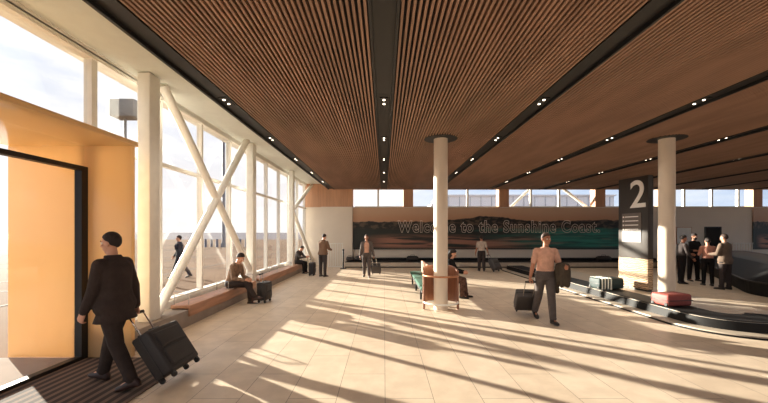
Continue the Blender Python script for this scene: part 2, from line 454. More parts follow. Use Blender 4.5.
# ceiling: soffit, slatted panels, dark light channels
struct('ceiling', MB().box(-4.6, 26.2, -7.2, 19.5, 4.47, 4.6), M['soffit'])
PIT = 2.68; HW = .155; ZC = 4.0; CE = 17.6
cb = MB().box(-2.82, 26, -7, CE, 4.065, 4.12)
struct('ceiling_backing', cb, M['void'])
npan = 10
for k in range(-1, npan - 1):
    x0 = k * PIT + HW; x1 = min((k + 1) * PIT - HW, 26)
    s = MB(); n = int(round((x1 - x0) / .0581)); st = (x1 - x0) / n
    for i in range(n):
        xa = x0 + i * st
        s.box(xa + .0155, xa + st - .0155, -6.9, CE, ZC, ZC + .066)
    struct('ceiling_panel', s, M['timber'])
for k in range(-1, npan - 1):
    x = k * PIT
    c = MB().box(x - HW, x - HW + .03, -6.9, CE, ZC - .012, ZC + .07).box(x + HW - .03, x + HW, -6.9, CE, ZC - .012, ZC + .07)
    if k == -1: c.box(x - HW - .01, x - HW, -6.9, CE, ZC - .012, 4.47)
    struct('ceiling_channel', c, M['black'])
    struct('ceiling_channel', MB().box(x - HW + .03, x + HW - .03, -6.9, CE, ZC + .035, ZC + .07), M['black'])
struct('trim_1', MB().box(-2.84, 26, CE, CE + .06, ZC - .01, 4.14), M['timber_wall'])
# downlights
ordi = ['first', 'second', 'third', 'fourth', 'fifth']
chan = {-1: 'the ceiling channel along the window wall', 0: 'the ceiling channel over the middle of the hall', 1: 'the ceiling channel right of the first round column',
        2: 'the ceiling channel just before the second round column', 3: 'the ceiling channel just past the second round column', 4: 'the fifth ceiling channel from the window wall... ', 5: ''}
for k in range(-1, 5):
    for i, y in enumerate((5.87, 8.2, 10.5, 12.8, 15.1)):
        x = k * PIT
        if k >= 1 and x / y * 345 > 384: continue
        nm = {-1: 'channel along the windows', 0: 'middle channel', 1: 'channel between the two columns', 2: 'channel left of the second column', 3: 'channel right of the second column', 4: 'farthest channel right of the second column'}[k]
        vis = [q for q in (5.87, 8.2, 10.5, 12.8, 15.1) if not (k >= 1 and x / q * 345 > 384)]
        lab = 'twin downlight in the %s, %s from the camera' % (nm, ordi[vis.index(y)])
        
        t = empty('twin_downlight', (x, y, ZC + .035), label=lab, cat='downlight', group='ceiling downlights')
        MB().box(-.07, .07, -.17, .17, -.012, .0).build('housing', M['black'], t)
        for d in (-.09, .09):
            b = MB().cyl((0, d, -.02), (0, d, -.013), .021, n=20)
            b.build('lamp', M['lamp'], t)
        ld = bpy.data.lights.new('downlight', 'SPOT'); ld.energy = LAMP; ld.color = (1, .87, .72); ld.spot_size = R(140); ld.spot_blend = .8; ld.shadow_soft_size = .06
        lo_ = bpy.data.objects.new('downlight_beam', ld); C.objects.link(lo_); lo_.parent = t; lo_.location = (0, 0, -.03)

# round columns with dark ceiling collars
for x, z0 in ((1.335, 0), (6.655, .25)):
    struct('column', MB().cyl((x, 8.12, z0), (x, 8.12, ZC + .06), .163, n=48), M['stone'], smooth=True)
    struct('ceiling_collar', MB().cyl((x, 8.12, ZC - .006), (x, 8.12, ZC + .05), .385, n=48), M['black'])

# ------------------------------------------------------------------ outside
lp = empty('floodlight_mast', (-10.5, 14.0, -.02), label='grey box floodlight on a thin pole outside, above the amber portal', cat='lamp post')
MB().cyl((0,0,0), (0,0,6.5), .07, .05).build('pole', M['grey'], lp)
MB().box(-.42, .55, -.3, .3, 6.45, 7.15).build('lamp_box', M['grey'], lp, bevel=.03)
lp = empty('light_mast', (-19.9, 42.8, -.02), label='tall dark grey mast standing on the apron behind the crossed braces', cat='mast')
MB().cyl((0,0,0), (0,0,.5), .35, .3).build('base', M['mast'], lp)
MB().cyl((0,0,.5), (0,0,17), .22, .16).build('pole', M['mast'], lp)
MB().box(-.9, .9, -.15, .15, 16.6, 17.0).build('lamp_bar', M['mast'], lp)
bx = [205.5, 211.5, 217, 229.5, 240, 246]
bn = ['first', 'second', 'third', 'fourth', 'fifth', 'sixth']
for i, p in enumerate(bx):
    Y = 43.0 + (i % 2) * .8; X = (p - 384) / 345 * Y
    b = empty('bollard', (X, Y, -.02), label='dark bollard on the apron outside, %s from the left of its row' % bn[i], cat='bollard', group='bollards on the apron')
    MB().cyl((0,0,0), (0,0,.95), .16, .14).build('post', M['mast'], b)
    MB().ell((0,0,.95), (.15,.15,.08)).build('cap', M['mast'], b)
bd = empty('terminal_building', (18, 47, -.02), label='pale flat-roofed building seen through the high back windows', cat='building')
MB().box(-10.2, 12, -2, 8, 0, 6.6).box(-11.8, -10.2, -1.5, 6, 0, 5.6).build('wall', M['bld'], bd)
s = MB()
for i in range(16): s.box(-9.6 + i * 1.4, -9.52 + i * 1.4, -2.04, -2.0, 0, 6.5)
s.box(-10.2, 12, -2.06, -2.0, 4.6, 4.7)
s.build('seam', M['seam'], bd)
MB().box(-10.4, 12.2, -2.2, 8.2, 6.6, 6.75).build('roof_edge', M['bld'], bd)
# ------------------------------------------------------------------ window benches
def loc_shift(mb, t): return mb.shift(-t.location)
segs = [(6.62, 10.02, 'wooden window bench nearest the door, with thin steel armrests', (6.68, 8.38, 9.95)),
        (10.5, 15.9, 'long far wooden window bench running on to the last crossed brace', (10.56, 12.2, 14.0, 15.8))]
for y0, y1, lab, arms in segs:
    t = empty('window_bench', (-3.9, y0, .315), label=lab, cat='bench', group='wooden window benches')
    s = MB().box(-4.10, -3.72, y0, y1, .335, .40); loc_shift(s, t).build('seat', M['bench_wood'], t, bevel=.008)
    s = MB().box(-3.755, -3.72, y0, y1, .19, .345); loc_shift(s, t).build('fascia', M['bench_wood'], t, bevel=.004)
    s = MB().box(-4.10, -3.76, y0 + .05, y1 - .05, .315, .335); loc_shift(s, t).build('bearer', M['black'], t)
    for y in arms:
        s = MB().tube([(-4.06, y, .39), (-4.06, y, .60), (-3.78, y, .60), (-3.78, y, .39)], .011, 8)
        loc_shift(s, t).build('armrest', M['chrome'], t)

# ------------------------------------------------------------------ mural, lettering, wall fittings
def mural(x0, x1, lab, text):
    t = empty('mural', ((x0 + x1) / 2, BACK - .022, .87), label=lab, cat='mural', group='landscape murals')
    b = MB().box(-(x1 - x0) / 2, (x1 - x0) / 2, -.05, 0, 0, 2.28); p = b.build('print', M['mural'], t)
    if text:
        cu = bpy.data.curves.new('lettering', 'FONT'); cu.body = text; cu.size = 1.0; cu.fill_mode = 'NONE'; cu.bevel_depth = .015; cu.offset = .028; cu.bevel_resolution = 1; cu.space_character = 1.16
        cu.resolution_u = 5
        o = bpy.data.objects.new('lettering_tmp', cu); C.objects.link(o)
        me = bpy.data.meshes.new_from_object(o.evaluated_get(bpy.context.evaluated_depsgraph_get()))
        bpy.data.objects.remove(o)
        xs = [v.co.x for v in me.vertices]; ys = [v.co.y for v in me.vertices]
        L0, L1 = px2x(397.5, 18.9), px2x(600, 18.9); kx = (L1 - L0) / (max(xs) - min(xs)); 
        for v in me.vertices:
            x, y, z = v.co
            v.co = ((x - min(xs)) * kx + L0 - (x0 + x1) / 2, -.085 - z, y * .88 + .96)
        # one part per word
        bm = bmesh.new(); bm.from_mesh(me); bpy.data.meshes.remove(me)
        seen = set(); isl = []
        for v0 in bm.verts:
            if v0 in seen: continue
            st = [v0]; seen.add(v0); g = []
            while st:
                q = st.pop(); g.append(q)
                for e in q.link_edges:
                    w2 = e.other_vert(q)
                    if w2 not in seen: seen.add(w2); st.append(w2)
            isl.append((min(q.co.x for q in g), max(q.co.x for q in g), g))
        isl.sort(key=lambda q: q[0]); words = []; end = None
        for i0, i1, g in isl:
            if end is None or i0 - end > .17: words.append([])
            words[-1].append(g); end = i1 if end is None else max(end, i1)
        for wd_ in words:
            idx = {}; vs = []; fs = []
            for g in wd_:
                for q in g: idx[q] = len(vs); vs.append(q.co.copy())
            done = set()
            for g in wd_:
                for q in g:
                    for f in q.link_faces:
                        if f not in done: done.add(f); fs.append(tuple(idx[z] for z in f.verts))
            MB().add(vs, fs).build('lettering', M['letter'], t)
        bm.free()
    return t
mural(px2x(353), px2x(643), 'long landscape mural of a beach and dark hill on the back wall, with outlined lettering', 'Welcome to the Sunshine Coast.')
mural(px2x(752), 24.2, 'second landscape mural at the right end of the back wall', None)
t = empty('notice_board', (16.5, BACK, 1.15), label='pale blank notice board on the back wall left of the dark doorway', cat='notice board')
MB().box(-.42, .42, -.03, 0, 0, .95).build('frame', M['timber_wall'], t, bevel=.004)
MB().box(-.39, .39, -.036, -.03, .03, .92).build('sheet', M['white'], t)
d = empty('door_2', (18.1, BACK, 0), kind='structure')
MB().box(-.46, -.40, -.04, 0, 0, 2.12).box(.40, .46, -.04, 0, 0, 2.12).box(-.46, .46, -.04, 0, 2.06, 2.12).build('door_frame', M['black'], d)
MB().box(-.40, .40, -.02, 0, 0, 2.06).build('door_leaf', M['void'], d)
MB().cyl((.30, -.06, 1.0), (.30, -.06, 1.25), .012).build('door_handle', M['chrome'], d)

def rail(x0, x1, y, lab, h=1.15, n=8):
    t = empty('bar_rail', ((x0 + x1) / 2, y, 0), label=lab, cat='rail', group='white bar rails by the back wall')
    w = (x1 - x0) / 2
    MB().box(-w - .03, w + .03, -.03, .03, h - .04, h).build('top_rail', M['white'], t)
    MB().box(-w - .03, w + .03, -.06, .06, 0, .05).build('base_rail', M['white'], t)
    for i in range(n):
        x = -w + 2 * w * i / (n - 1)
        MB().cyl((x, 0, .05), (x, 0, h - .04), .02).build('bar', M['white'], t)
rail(-2.9, -2.16, 18.0, 'white upright bar rail at the left end of the back wall, behind the standing man', 1.25, 7)
rail(18.75, 19.75, 18.5, 'white upright bar rail by the dark doorway, behind the group of four', 1.25, 8)
t = empty('barrier_post', (-2.02, 17.1, 0), label='slim black barrier post beside the white rail at the back left', cat='post')
MB().cyl((0,0,0), (0,0,.03), .16, n=24).build('base', M['black'], t)
MB().cyl((0,0,.03), (0,0,.90), .035, n=16).build('post', M['black'], t)
MB().cyl((0,0,.90), (0,0,.98), .05, n=16).build('head', M['black'], t)

# ------------------------------------------------------------------ conveyors
def stadium(P0, P1, r, n=24):
    """outline, counter-clockwise; P0 = near end, P1 = far end"""
    P0 = V(P0).to_2d() if len(P0) == 3 else V(P0); P1 = V(P1)
    u = (P1 - P0).normalized(); a0 = math.atan2(u.y, u.x)
    pts = []
    for i in range(n + 1):
        a = a0 + math.pi/2 + math.pi * i / n; pts.append((P0.x + r*math.cos(a), P0.y + r*math.sin(a)))
    for i in range(n + 1):
        a = a0 - math.pi/2 + math.pi * i / n; pts.append((P1.x + r*math.cos(a), P1.y + r*math.sin(a)))
    return pts
def ringz(poly, z): return [V((x, y, z)) for x, y in poly]
# carousel with the sign
t = empty('baggage_carousel', (6.76, 11, 0), label='long black baggage carousel with the red suitcase and the tall sign on it', cat='baggage carousel', group='baggage carousels')
A, B = (6.76, 6.85), (6.76, 16.2)
S = lambda r: stadium(A, B, r)
L = lambda mb, nm, m, **k: loc_shift(mb, t).build(nm, m, t, **k)
L(MB().loft([ringz(S(1.18), 0), ringz(S(1.18), .03)]), 'toe_strip', M['rubber'])
L(MB().loft([ringz(S(1.165), .03), ringz(S(1.155), .05), ringz(S(.955), .065)]), 'apron_plate', M['deck'], smooth=True)
L(MB().loft([ringz(S(.955), .065), ringz(S(.93), .222)]), 'skirt', M['rubber'], smooth=True)
L(MB().loft([ringz(S(.92), .20), ringz(S(.90), .235)]), 'deck_plate', M['deck'])
# belt: left run, round the near end
ro, ri = .915, .28
path = [(math.pi, 16.2)] + [(math.pi, 16.2 - (16.2 - 6.85) * i / 10) for i in range(1, 11)]
rings = []
for a, y in path:
    rings.append([V((6.76 - ro, y, .235)), V((6.76 - ri, y, .235)), V((6.76 - ri, y, .248)), V((6.76 - ro, y, .248))])
for i in range(1, 17):
    a = math.pi + math.pi * .82 * i / 16; c, s_ = math.cos(a), math.sin(a)
    rings.append([V((6.76 + ro*c, 6.85 + ro*s_, .235)), V((6.76 + ri*c, 6.85 + ri*s_, .235)), V((6.76 + ri*c, 6.85 + ri*s_, .248)), V((6.76 + ro*c, 6.85 + ro*s_, .248))])
L(MB().loft(rings), 'belt', M['rubber'])
# side carousel on the right
u = V((.577, .816)); C0 = V((12.1, 9.6)); C1 = C0 + u * 8.6
t = empty('baggage_carousel', (C0.x, C0.y, 0), label='far right baggage carousel with a raised shiny middle, behind the group of four', cat='baggage carousel', group='baggage carousels')
S = lambda r: stadium(C0, C1, r)
L(MB().loft([ringz(S(1.46), 0), ringz(S(1.5), .36)]), 'skirt', M['rubber'])
L(MB().loft([ringz(S(1.5), .36), ringz(S(1.52), .40)]), 'edge_strip', M['black'])
L(MB().loft([ringz(S(1.44), .40), ringz(S(.75), .80)]), 'belt', M['rubber'])
L(MB().loft([ringz(S(.76), .80), ringz(S(.70), .84), ringz(S(.30), .92)]), 'hood', M['hood'], smooth=True)
# belt along the back wall
t = empty('wall_conveyor', (6.0, 18.2, 0), label='low dark belt conveyor running along the back wall under the mural', cat='conveyor')
x0, x1 = -2.0, 14.6
L(MB().box(x0, x1, 17.62, 18.8, 0, .05), 'toe_strip', M['rubber'])
L(MB().box(x0, x1, 17.66, 18.8, .05, .27), 'skirt', M['deck'])
L(MB().box(x0, x1, 17.64, 17.72, .27, .31), 'edge_strip', M['black'])
L(MB().box(x0 + .05, x1 - .05, 17.72, 18.5, .27, .30), 'belt', M['rubber'])
L(MB().box(x0, x1, 18.5, 18.9, .27, .42), 'back_guard', M['rubber'])

# ------------------------------------------------------------------ the number sign
p0 = V((6.80, 10.0, 0)); p1 = V((6.94, 9.07, 0)); ux = (p1 - p0).normalized(); un = V((ux.y, -ux.x, 0)); un = un if un.x < 0 else -un
W = (p1 - p0).length
t = empty('number_sign', ((p0 + p1) / 2 - un * .08 + V((0,0,.235))), label='tall black totem sign numbered 2 standing on the carousel', cat='sign')
t.rotation_euler = (0, 0, math.atan2(ux.y, ux.x)); H = 3.08
# local: x along the face, -y out of the face
w = W / 2
MB().box(-w + .02, w - .02, -.06, .06, 0, .05).build('base', M['black'], t)
MB().box(-w, w, -.08, .08, .05, .86).build('relief_panel', M['relief'], t, bevel=.004)
MB().box(-w, w, -.08, .08, .86, H).build('body', M['sign_face'], t, bevel=.004)
pn = MB().box(-w + .13, w - .20, -.092, -.08, 1.30, 2.10).build('map_panel', M['sign_panel'], t)
tx = MB()
for i in range(4):
    z = 2.0 - i * .115
    tx.box(-w + .23, w - .28, -.096, -.092, z - .012, z + .012)
    tx.box(-w + .16, -w + .20, -.096, -.092, z - .02, z + .02)
tx.build('text_line', M['sign_text'], pn)
cu = bpy.data.curves.new('num', 'FONT'); cu.body = '2'; cu.size = 1.06; cu.extrude = .006; cu.offset = .008; cu.align_x = 'CENTER'
o = bpy.data.objects.new('num', cu); C.objects.link(o)
me = bpy.data.meshes.new_from_object(o.evaluated_get(bpy.context.evaluated_depsgraph_get())); bpy.data.objects.remove(o)
for v in me.vertices: v.co = (v.co.x + .17, -.087 - v.co.z, v.co.y + 2.25)
link('number', me, M['sign_text'], t)

# ------------------------------------------------------------------ round-ended bench by the first column
cx, cy = 1.335, 8.12
t = empty('column_bench', (cx, cy, 0), label='double-sided green bench with a round bronze-wood end wrapped around the first column', cat='bench')
pts_o = []; pts_i = []
rings = []
n = 40
for i in range(n + 1):
    a = -.10 + (math.pi + .20) * i / n
    rr = .15; q = .42 * (1 - abs(math.cos(-.10 + (math.pi + .20) * i / n))) + .012
    rr = .15; top = 1.0 - (rr - math.sqrt(max(0, rr*rr - (rr - q)**2)) if q < rr else 0)
    c, s_ = math.cos(a), math.sin(a)
    rings.append([V((cx + .375*c, cy + .375*s_, .14)), V((cx + .42*c, cy + .42*s_, .14)), V((cx + .42*c, cy + .42*s_, top)), V((cx + .375*c, cy + .375*s_, top))])
L(MB().loft(rings), 'end_panel', M['drum_wood'])
circ = lambda r, z: [(cx + r*math.cos(2*math.pi*i/48), cy + r*math.sin(2*math.pi*i/48), z) for i in range(48)]
L(MB().tube(circ(.41, .80), .022, 10, True), 'rail', M['bronze'], smooth=True)
L(MB().tube(circ(.40, .17), .02, 10, True), 'foot_ring', M['white'], smooth=True)
for a in (-.05, math.pi + .05, math.pi * .5):
    c, s_ = math.cos(a), math.sin(a)
    L(MB().cyl((cx + .40*c, cy + .40*s_, 0), (cx + .40*c, cy + .40*s_, .20), .03), 'leg', M['drum_wood'])
L(MB().box(cx - .03, cx + .03, cy + .42, 12.1, .40, .82), 'backrest', M['bench_wood'], bevel=.01)
L(MB().box(cx - .42, cx - .03, cy + .36, 12.1, .36, .45), 'seat', M['green'], bevel=.03)
L(MB().box(cx + .03, cx + .42, cy + .36, 12.1, .36, .45), 'seat', M['green'], bevel=.03)
L(MB().box(cx - .40, cx + .40, cy + .40, 12.05, .30, .36), 'seat_frame', M['black'])
for y in (9.3, 10.7, 12.0):
    for s_ in (-1, 1): L(MB().box(cx + s_*.34 - .025, cx + s_*.34 + .025, y - .025, y + .025, 0, .30), 'leg', M['black'])

# ------------------------------------------------------------------ luggage
def rbox(mb_args, nm, m, parent, bevel): return MB().box(*mb_args).build(nm, m, parent, bevel=bevel, seg=4)
def suitcase(label, foot, heading, W, H, D, m, tilt=0, grip=0.0, group='rolling suitcases', pocket=True):
    """foot = ground point under the wheel axle; heading = direction the case leans to; grip = handle length above the case"""
    t = empty('rolling_suitcase', foot, label=label, cat='suitcase', group=group)
    t.rotation_mode = 'QUATERNION'
    # local: x width, y depth (handle on -y = heading side), z height
    ang = math.atan2(heading[1], heading[0]) + math.pi / 2
    t.rotation_quaternion = (Matrix.Rotation(ang, 4, 'Z') @ Matrix.Rotation(tilt, 4, 'X')).to_quaternion()
    wz = .065
    if tilt: t.location = V(foot) + V((0, 0, .03))
    w = W / 2
    y0, y1 = -.02, D - .02
    if not tilt: y0, y1 = -D/2, D/2
    rbox((-w, w, y0, y1, wz, H), 'shell', m, t, .035)
    MB().box(-w - .004, w + .004, (y0+y1)/2 - .008, (y0+y1)/2 + .008, wz - .004, H + .004).build('zip', M['plastic'], t, bevel=.003)
    if pocket:
        rbox((-w + .05, w - .05, y1 - .02, y1 + .022, wz + .06, H * .55), 'front_pocket', m, t, .018)
        rbox((-w + .05, w - .05, y1 - .02, y1 + .018, H * .60, H - .06), 'front_pocket', m, t, .016)
    else:
        for i in range(5):
            x = -w + W * (i + .5) / 5
            MB().box(x - .012, x + .012, y1 - .01, y1 + .008, wz + .05, H - .05).build('rib', m, t, bevel=.004)
    MB().tube([(-.09, (y0+y1)/2, H - .01), (-.08, (y0+y1)/2, H + .025), (.08, (y0+y1)/2, H + .025), (.09, (y0+y1)/2, H - .01)], .009).build('carry_handle', M['plastic'], t)
    hy = y0 + .03
    if grip:
        for s_ in (-1, 1):
            MB().cyl((s_ * W*.22, hy, H - .02), (s_ * W*.22, hy, H + grip - .01), .009).build('handle_rod', M['chrome'], t)
        rbox((-W*.22 - .015, W*.22 + .015, hy - .016, hy + .016, H + grip - .018, H + grip + .018), 'grip', M['plastic'], t, .01)
    for sx in (-1, 1):
        for yy in (y0 + .04, y1 - .04):
            x = sx * (w - .05)
            MB().cyl((x - .013, yy, .033), (x + .013, yy, .033), .032, n=18).build('wheel', M['plastic'], t)
            MB().box(x - .022, x + .022, yy - .022, yy + .022, .045, wz + .015).build('wheel_fork', M['plastic'], t)
    return t
def flatcase(label, loc, rz, W, D, H, m, strap=False):
    t = empty('suitcase', loc, rz, label=label, cat='suitcase', group='bags on the belts')
    rbox((-W/2, W/2, -D/2, D/2, .012, H), 'shell', m, t, .05)
    MB().box(-W/2 - .004, W/2 + .004, -D/2 - .004, D/2 + .004, H*.5 - .008, H*.5 + .008).build('zip', M['plastic'], t, bevel=.003)
    MB().tube([(W/2 - .01, -.1, H*.5), (W/2 + .03, -.09, H*.5), (W/2 + .03, .09, H*.5), (W/2 - .01, .1, H*.5)], .011).build('carry_handle', M['plastic'], t)
    for sy in (-1, 1):
        MB().cyl((-W/2 - .01, sy*D*.36, .05), (-W/2 + .02, sy*D*.36, .05), .035, n=16).build('wheel', M['plastic'], t)
    if strap:
        for x in (-W*.40, -W*.28, -W*.16, -W*.04):
            MB().box(x - .02, x + .02, -D/2 - .006, D/2 + .006, .006, H + .006).build('strap', M['strap'], t, bevel=.004)
    return t
def duffel(label, loc, rz, W, D, H, m):
    t = empty('duffel_bag', loc, rz, label=label, cat='bag', group='bags on the belts')
    b = MB()
    rr = []
    for i in range(9):
        f = -1 + 2*i/8; k = (1 - abs(f)**6 * .35)
        rr.append([V((f*W/2, D/2*k*math.copysign(abs(math.cos(a))**.7, math.cos(a)), H/2 + H/2*k*math.copysign(abs(math.sin(a))**.7, math.sin(a)))) for a in [2*math.pi*j/20 for j in range(20)]])
    b.loft(rr); b.build('bag_body', m, t, smooth=True)
    MB().tube([(-.13, 0, H-.01), (-.10, 0, H + .05), (.10, 0, H + .05), (.13, 0, H-.01)], .012).build('carry_handle', M['plastic'], t)
    MB().box(-W*.42, W*.42, -.012, .012, H - .012, H + .004).build('zip', M['plastic'], t)
    return t
flatcase('red suitcase lying flat on the carousel belt in front of the second column', (6.14, 7.38, .25), .14, .58, .42, .26, M['case_red'])
flatcase('dark teal suitcase with white straps on the carousel belt left of the sign', (6.15, 9.55, .25), .1, .72, .44, .31, M['case_teal'], True)
duffel('dark duffel bag on the back wall conveyor behind the man in the open jacket', (px2x(360, 18.1), 18.1, .302), 0, .56, .36, .26, M['case_black'])
duffel('dark bag on the left end of the back wall conveyor, next to the barrier post', (px2x(350, 18.1), 18.1, .302), .1, .4, .34, .22, M['case_grey'])
duffel('dark bag on the back wall conveyor just left of the first column', (px2x(412.5, 18.1), 18.1, .302), 0, .60, .36, .27, M['case_black'])
duffel('dark bag on the back wall conveyor left of the number sign', (px2x(603.5, 18.1), 18.1, .302), 0, .70, .36, .27, M['case_black'])
# ------------------------------------------------------------------ people
def spw(c, p): return math.copysign(abs(c) ** p, c)
def person(name_label, loc, rot, h, pose, fit, voxel=.009, group=None):
    s = h / 1.76
    g = lambda k, d=0: pose.get(k, d)
    lean, slouch, twist = R(g('lean')), R(g('slouch')), R(g('twist'))
    # ---- skeleton
    def sp(d):                                     # spine point, up, forward and side axes at distance d above the pelvis
        p = V((0, 0, 0)); n = 12; dd = d / n
        for i in range(n):
            a = lean + slouch * max(0, dd * (i + .5)) / .5
            p += V((0, -math.sin(a), math.cos(a))) * dd
        a = lean + slouch * max(0, d) / .5
        up = V((0, -math.sin(a), math.cos(a))); fw = V((0, -math.cos(a), -math.sin(a)))
        Rz = Matrix.Rotation(twist * max(0, min(1, d / .45)), 3, up)
        return p, up, Rz @ fw, Rz @ V((1, 0, 0))
    J = {}
    for sd, k in ((1, 'L'), (-1, 'R')):
        hip, knee, abd, fp, toe = g('leg' + k, (0, 0, 3, 0, 6))
        hp = V((sd * .092, 0, -.02)); a = R(hip); b = R(abd)
        d1 = V((sd * math.sin(b), -math.sin(a) * math.cos(b), -math.cos(a) * math.cos(b)))
        a2 = R(hip - knee); kx = R(g('kin' + k, 0)); d2 = V((sd * math.sin(b * .3 - kx), -math.sin(a2), -math.cos(a2))).normalized()
        kn = hp + d1 * .435; an = kn + d2 * .42
        toev = R(toe) * sd
        f = V((math.sin(toev), -math.cos(toev), 0)); ft = R(fp)       # fp > 0 lifts the toe
        u_ = V((0, 0, 1)); ax = f.cross(u_)
        Mf = Matrix.Rotation(ft, 3, ax); f2 = Mf @ f; u2 = Mf @ u_
        J['leg' + k] = (hp, kn, an, f2, u2)
        pS, up, fw, sd_ax = sp(.452)
        S = pS + sd_ax * (sd * .172)
        fl, ab, el, inw = g('arm' + k, (3, 8, 12, 0)); a = R(fl); b = R(ab)
        tw = Matrix.Rotation(twist, 3, 'Z')
        v1 = tw @ V((sd * math.sin(b), -math.sin(a) * math.cos(b), -math.cos(a) * math.cos(b)))
        a2 = a + R(el); b2 = b - R(inw)
        v2 = tw @ V((sd * math.sin(b2), -math.sin(a2) * math.cos(b2), -math.cos(a2) * math.cos(b2)))
        E = S + v1 * .285; Wt = E + v2 * .255
        T = tw @ V((0, -math.cos(a2), math.sin(a2))); T = (T - v2 * T.dot(v2)).normalized()
        nn = v2.cross(T).normalized()
        if nn.dot(tw @ V((-sd, 0, 0))) < 0: nn = -nn
        J['arm' + k] = (S, E, Wt, v2, T, nn)
    def footpts(k):
        hp, kn, an, f, u_ = J['leg' + k]
        return [an + f * q - u_ * .085 for q in (-.07, .12, .20)]
    low = min(p.z for k in 'LR' for p in footpts(k))
    pz = g('seat', None)
    off = V((0, 0, -low)) if pz is None else V((0, 0, pz / s + .124))
    root = empty('person', loc, R(rot), label=name_label, cat='person', group=group)
    fin = lambda mb: [setattr(mb, 'v', [(p + off) * s for p in mb.v]), mb][1]
    vox = voxel
    def emit(mb, nm, m, smooth=2, vx=None):
        me = remesh(fin(mb), nm, vx or vox, smooth)
        return link(nm, me, m, root, True)
    TORSO = [(-.10,.125,.10,0), (-.05,.155,.112,0), (0,.163,.115,0), (.08,.152,.105,0), (.16,.138,.098,0), (.25,.143,.104,0), (.34,.158,.112,.005),
             (.41,.164,.108,.0), (.455,.146,.092,-.005), (.495,.108,.072,-.01), (.535,.060,.058,-.012)]
    wd = g('build', 1.0)
    def torso_rings(d0, d1, add, n=28, belly=1.0):
        rg = []
        import bisect
        ds = [d0] + [t_[0] for t_ in TORSO if d0 < t_[0] < d1] + [d1]
        for d in ds:
            for (a_, b_) in zip(TORSO[:-1], TORSO[1:]):
                if a_[0] <= d <= b_[0]:
                    f_ = (d - a_[0]) / (b_[0] - a_[0]); hw, hd, oy = [a_[q] + (b_[q] - a_[q]) * f_ for q in (1, 2, 3)]; break
            else: hw, hd, oy = (TORSO[0][1:] if d < TORSO[0][0] else TORSO[-1][1:])
            p, up, fw, sx = sp(d)
            rg.append((d, p - fw * (-oy), up, fw, sx, hw * wd + add, hd * wd + add))
        return rg
    def full(rg, n=28):
        return [[p + sx * (hw * spw(math.cos(2*math.pi*i/n), .85)) + fw * (hd * spw(math.sin(2*math.pi*i/n), .85)) for i in range(n)] for (d, p, up, fw, sx, hw, hd) in rg]
    # ---- body: one continuous skin
    b = MB()
    b.loft(full(torso_rings(-.10, .535, 0)))
    pn, upn, fwn, sxn = sp(.53)
    hy, hpit = R(g('yaw')), R(g('pitch'))
    hu = (upn * .55 + V((0, 0, 1)) * .45).normalized()
    hf = (fwn - hu * fwn.dot(hu)).normalized()
    hf = Matrix.Rotation(hy, 3, hu) @ hf; hx = hf.cross(hu).normalized()      # hx: right-hand side of the viewer of the face
    Mp = Matrix.Rotation(-hpit, 3, hx); hf = Mp @ hf; hu2 = Mp @ hu
    hc = pn + hu * .085 + hu2 * .075 + hf * .012
    HM = Matrix((( hx.x, -hf.x, hu2.x), (hx.y, -hf.y, hu2.y), (hx.z, -hf.z, hu2.z)))   # columns: x, y(back), z(up)
    hp_ = lambda x, y, z: hc + HM @ V((x, y, z))
    b.limb([pn - upn * .04, hc - hu2 * .05], [.056, .052])
    b.ell(hp_(0, .012, .03), (.075, .093, .094), HM, 20, 14)
    b.ell(hp_(0, -.022, -.035), (.060, .070, .084), HM, 18, 12)
    b.ell(hp_(0, -.050, -.098), (.030, .028, .022), HM)
    b.limb([hp_(0, -.086, .012), hp_(0, -.112, -.024)], [.009, .014], 10)
    b.ell(hp_(0, -.104, -.030), (.019, .012, .009), HM)
    b.ell(hp_(0, -.080, .030), (.046, .014, .010), HM)
    b.ell(hp_(0, -.090, -.060), (.023, .010, .006), HM); b.ell(hp_(0, -.088, -.070), (.020, .010, .006), HM)
    for e in (-1, 1):
        b.ell(hp_(e * .076, .012, -.005), (.010, .022, .032), HM)
        b.ell(hp_(e * .040, -.062, -.022), (.022, .020, .018), HM)
    for k in 'LR':
        hp, kn, an, f, u_ = J['leg' + k]
        b.limb([hp, hp.lerp(kn, .4), kn, kn.lerp(an, .3), an], [.086, .080, .056, .056, .038])
        b.limb([an - u_ * .035 - f * .03, an - u_ * .05 + f * .10, an - u_ * .065 + f * .16], [.036, .034, .02])
        S, E, Wt, v2, T, nn = J['arm' + k]
        sd = 1 if k == 'L' else -1
        b.limb([S - V((sd*.03, 0, 0)), S, S.lerp(E, .4), E, E.lerp(Wt, .28), Wt], [.060, .056, .046, .038, .041, .027])
        curl = g('curl' + k, (22, 28, 22))
        # palm
        rg = []
        for q, hw, ht in ((-.01, .024, .020), (.02, .034, .017), (.055, .041, .015), (.092, .040, .012)):
            c = Wt + v2 * q
            rg.append([c + T * (hw * math.cos(2*math.pi*i/14)) + nn * (ht * math.sin(2*math.pi*i/14)) for i in range(14)])
        b.loft(rg)
        for j, (o_, ls) in enumerate(((.031, (.042, .025, .020)), (.0105, (.047, .029, .021)), (-.0105, (.043, .027, .020)), (-.030, (.033, .020, .017)))):
            p = Wt + v2 * (.090 - abs(j - 1.2) * .003) + T * o_; a = 0; pts = [p - v2 * .02, p]
            for l_, c_ in zip(ls, curl):
                a += R(c_); p = p + (v2 * math.cos(a) + nn * math.sin(a)) * l_; pts.append(p)
            b.limb(pts, [.0095, .0095, .0088, .0082, .0072], 10)
        t0 = Wt + v2 * .025 + T * .026
        cl = min(1, curl[0] / 60)
        t1 = t0 + (v2 * .7 + T * (.65 - .3 * cl) + nn * (.25 + .5 * cl)).normalized() * .042
        t2 = t1 + (v2 * .85 + T * (.3 - .5 * cl) + nn * (.2 + .6 * cl)).normalized() * .032
        t3 = t2 + (v2 * .9 + T * (.1 - .6 * cl) + nn * (.2 + .5 * cl)).normalized() * .024
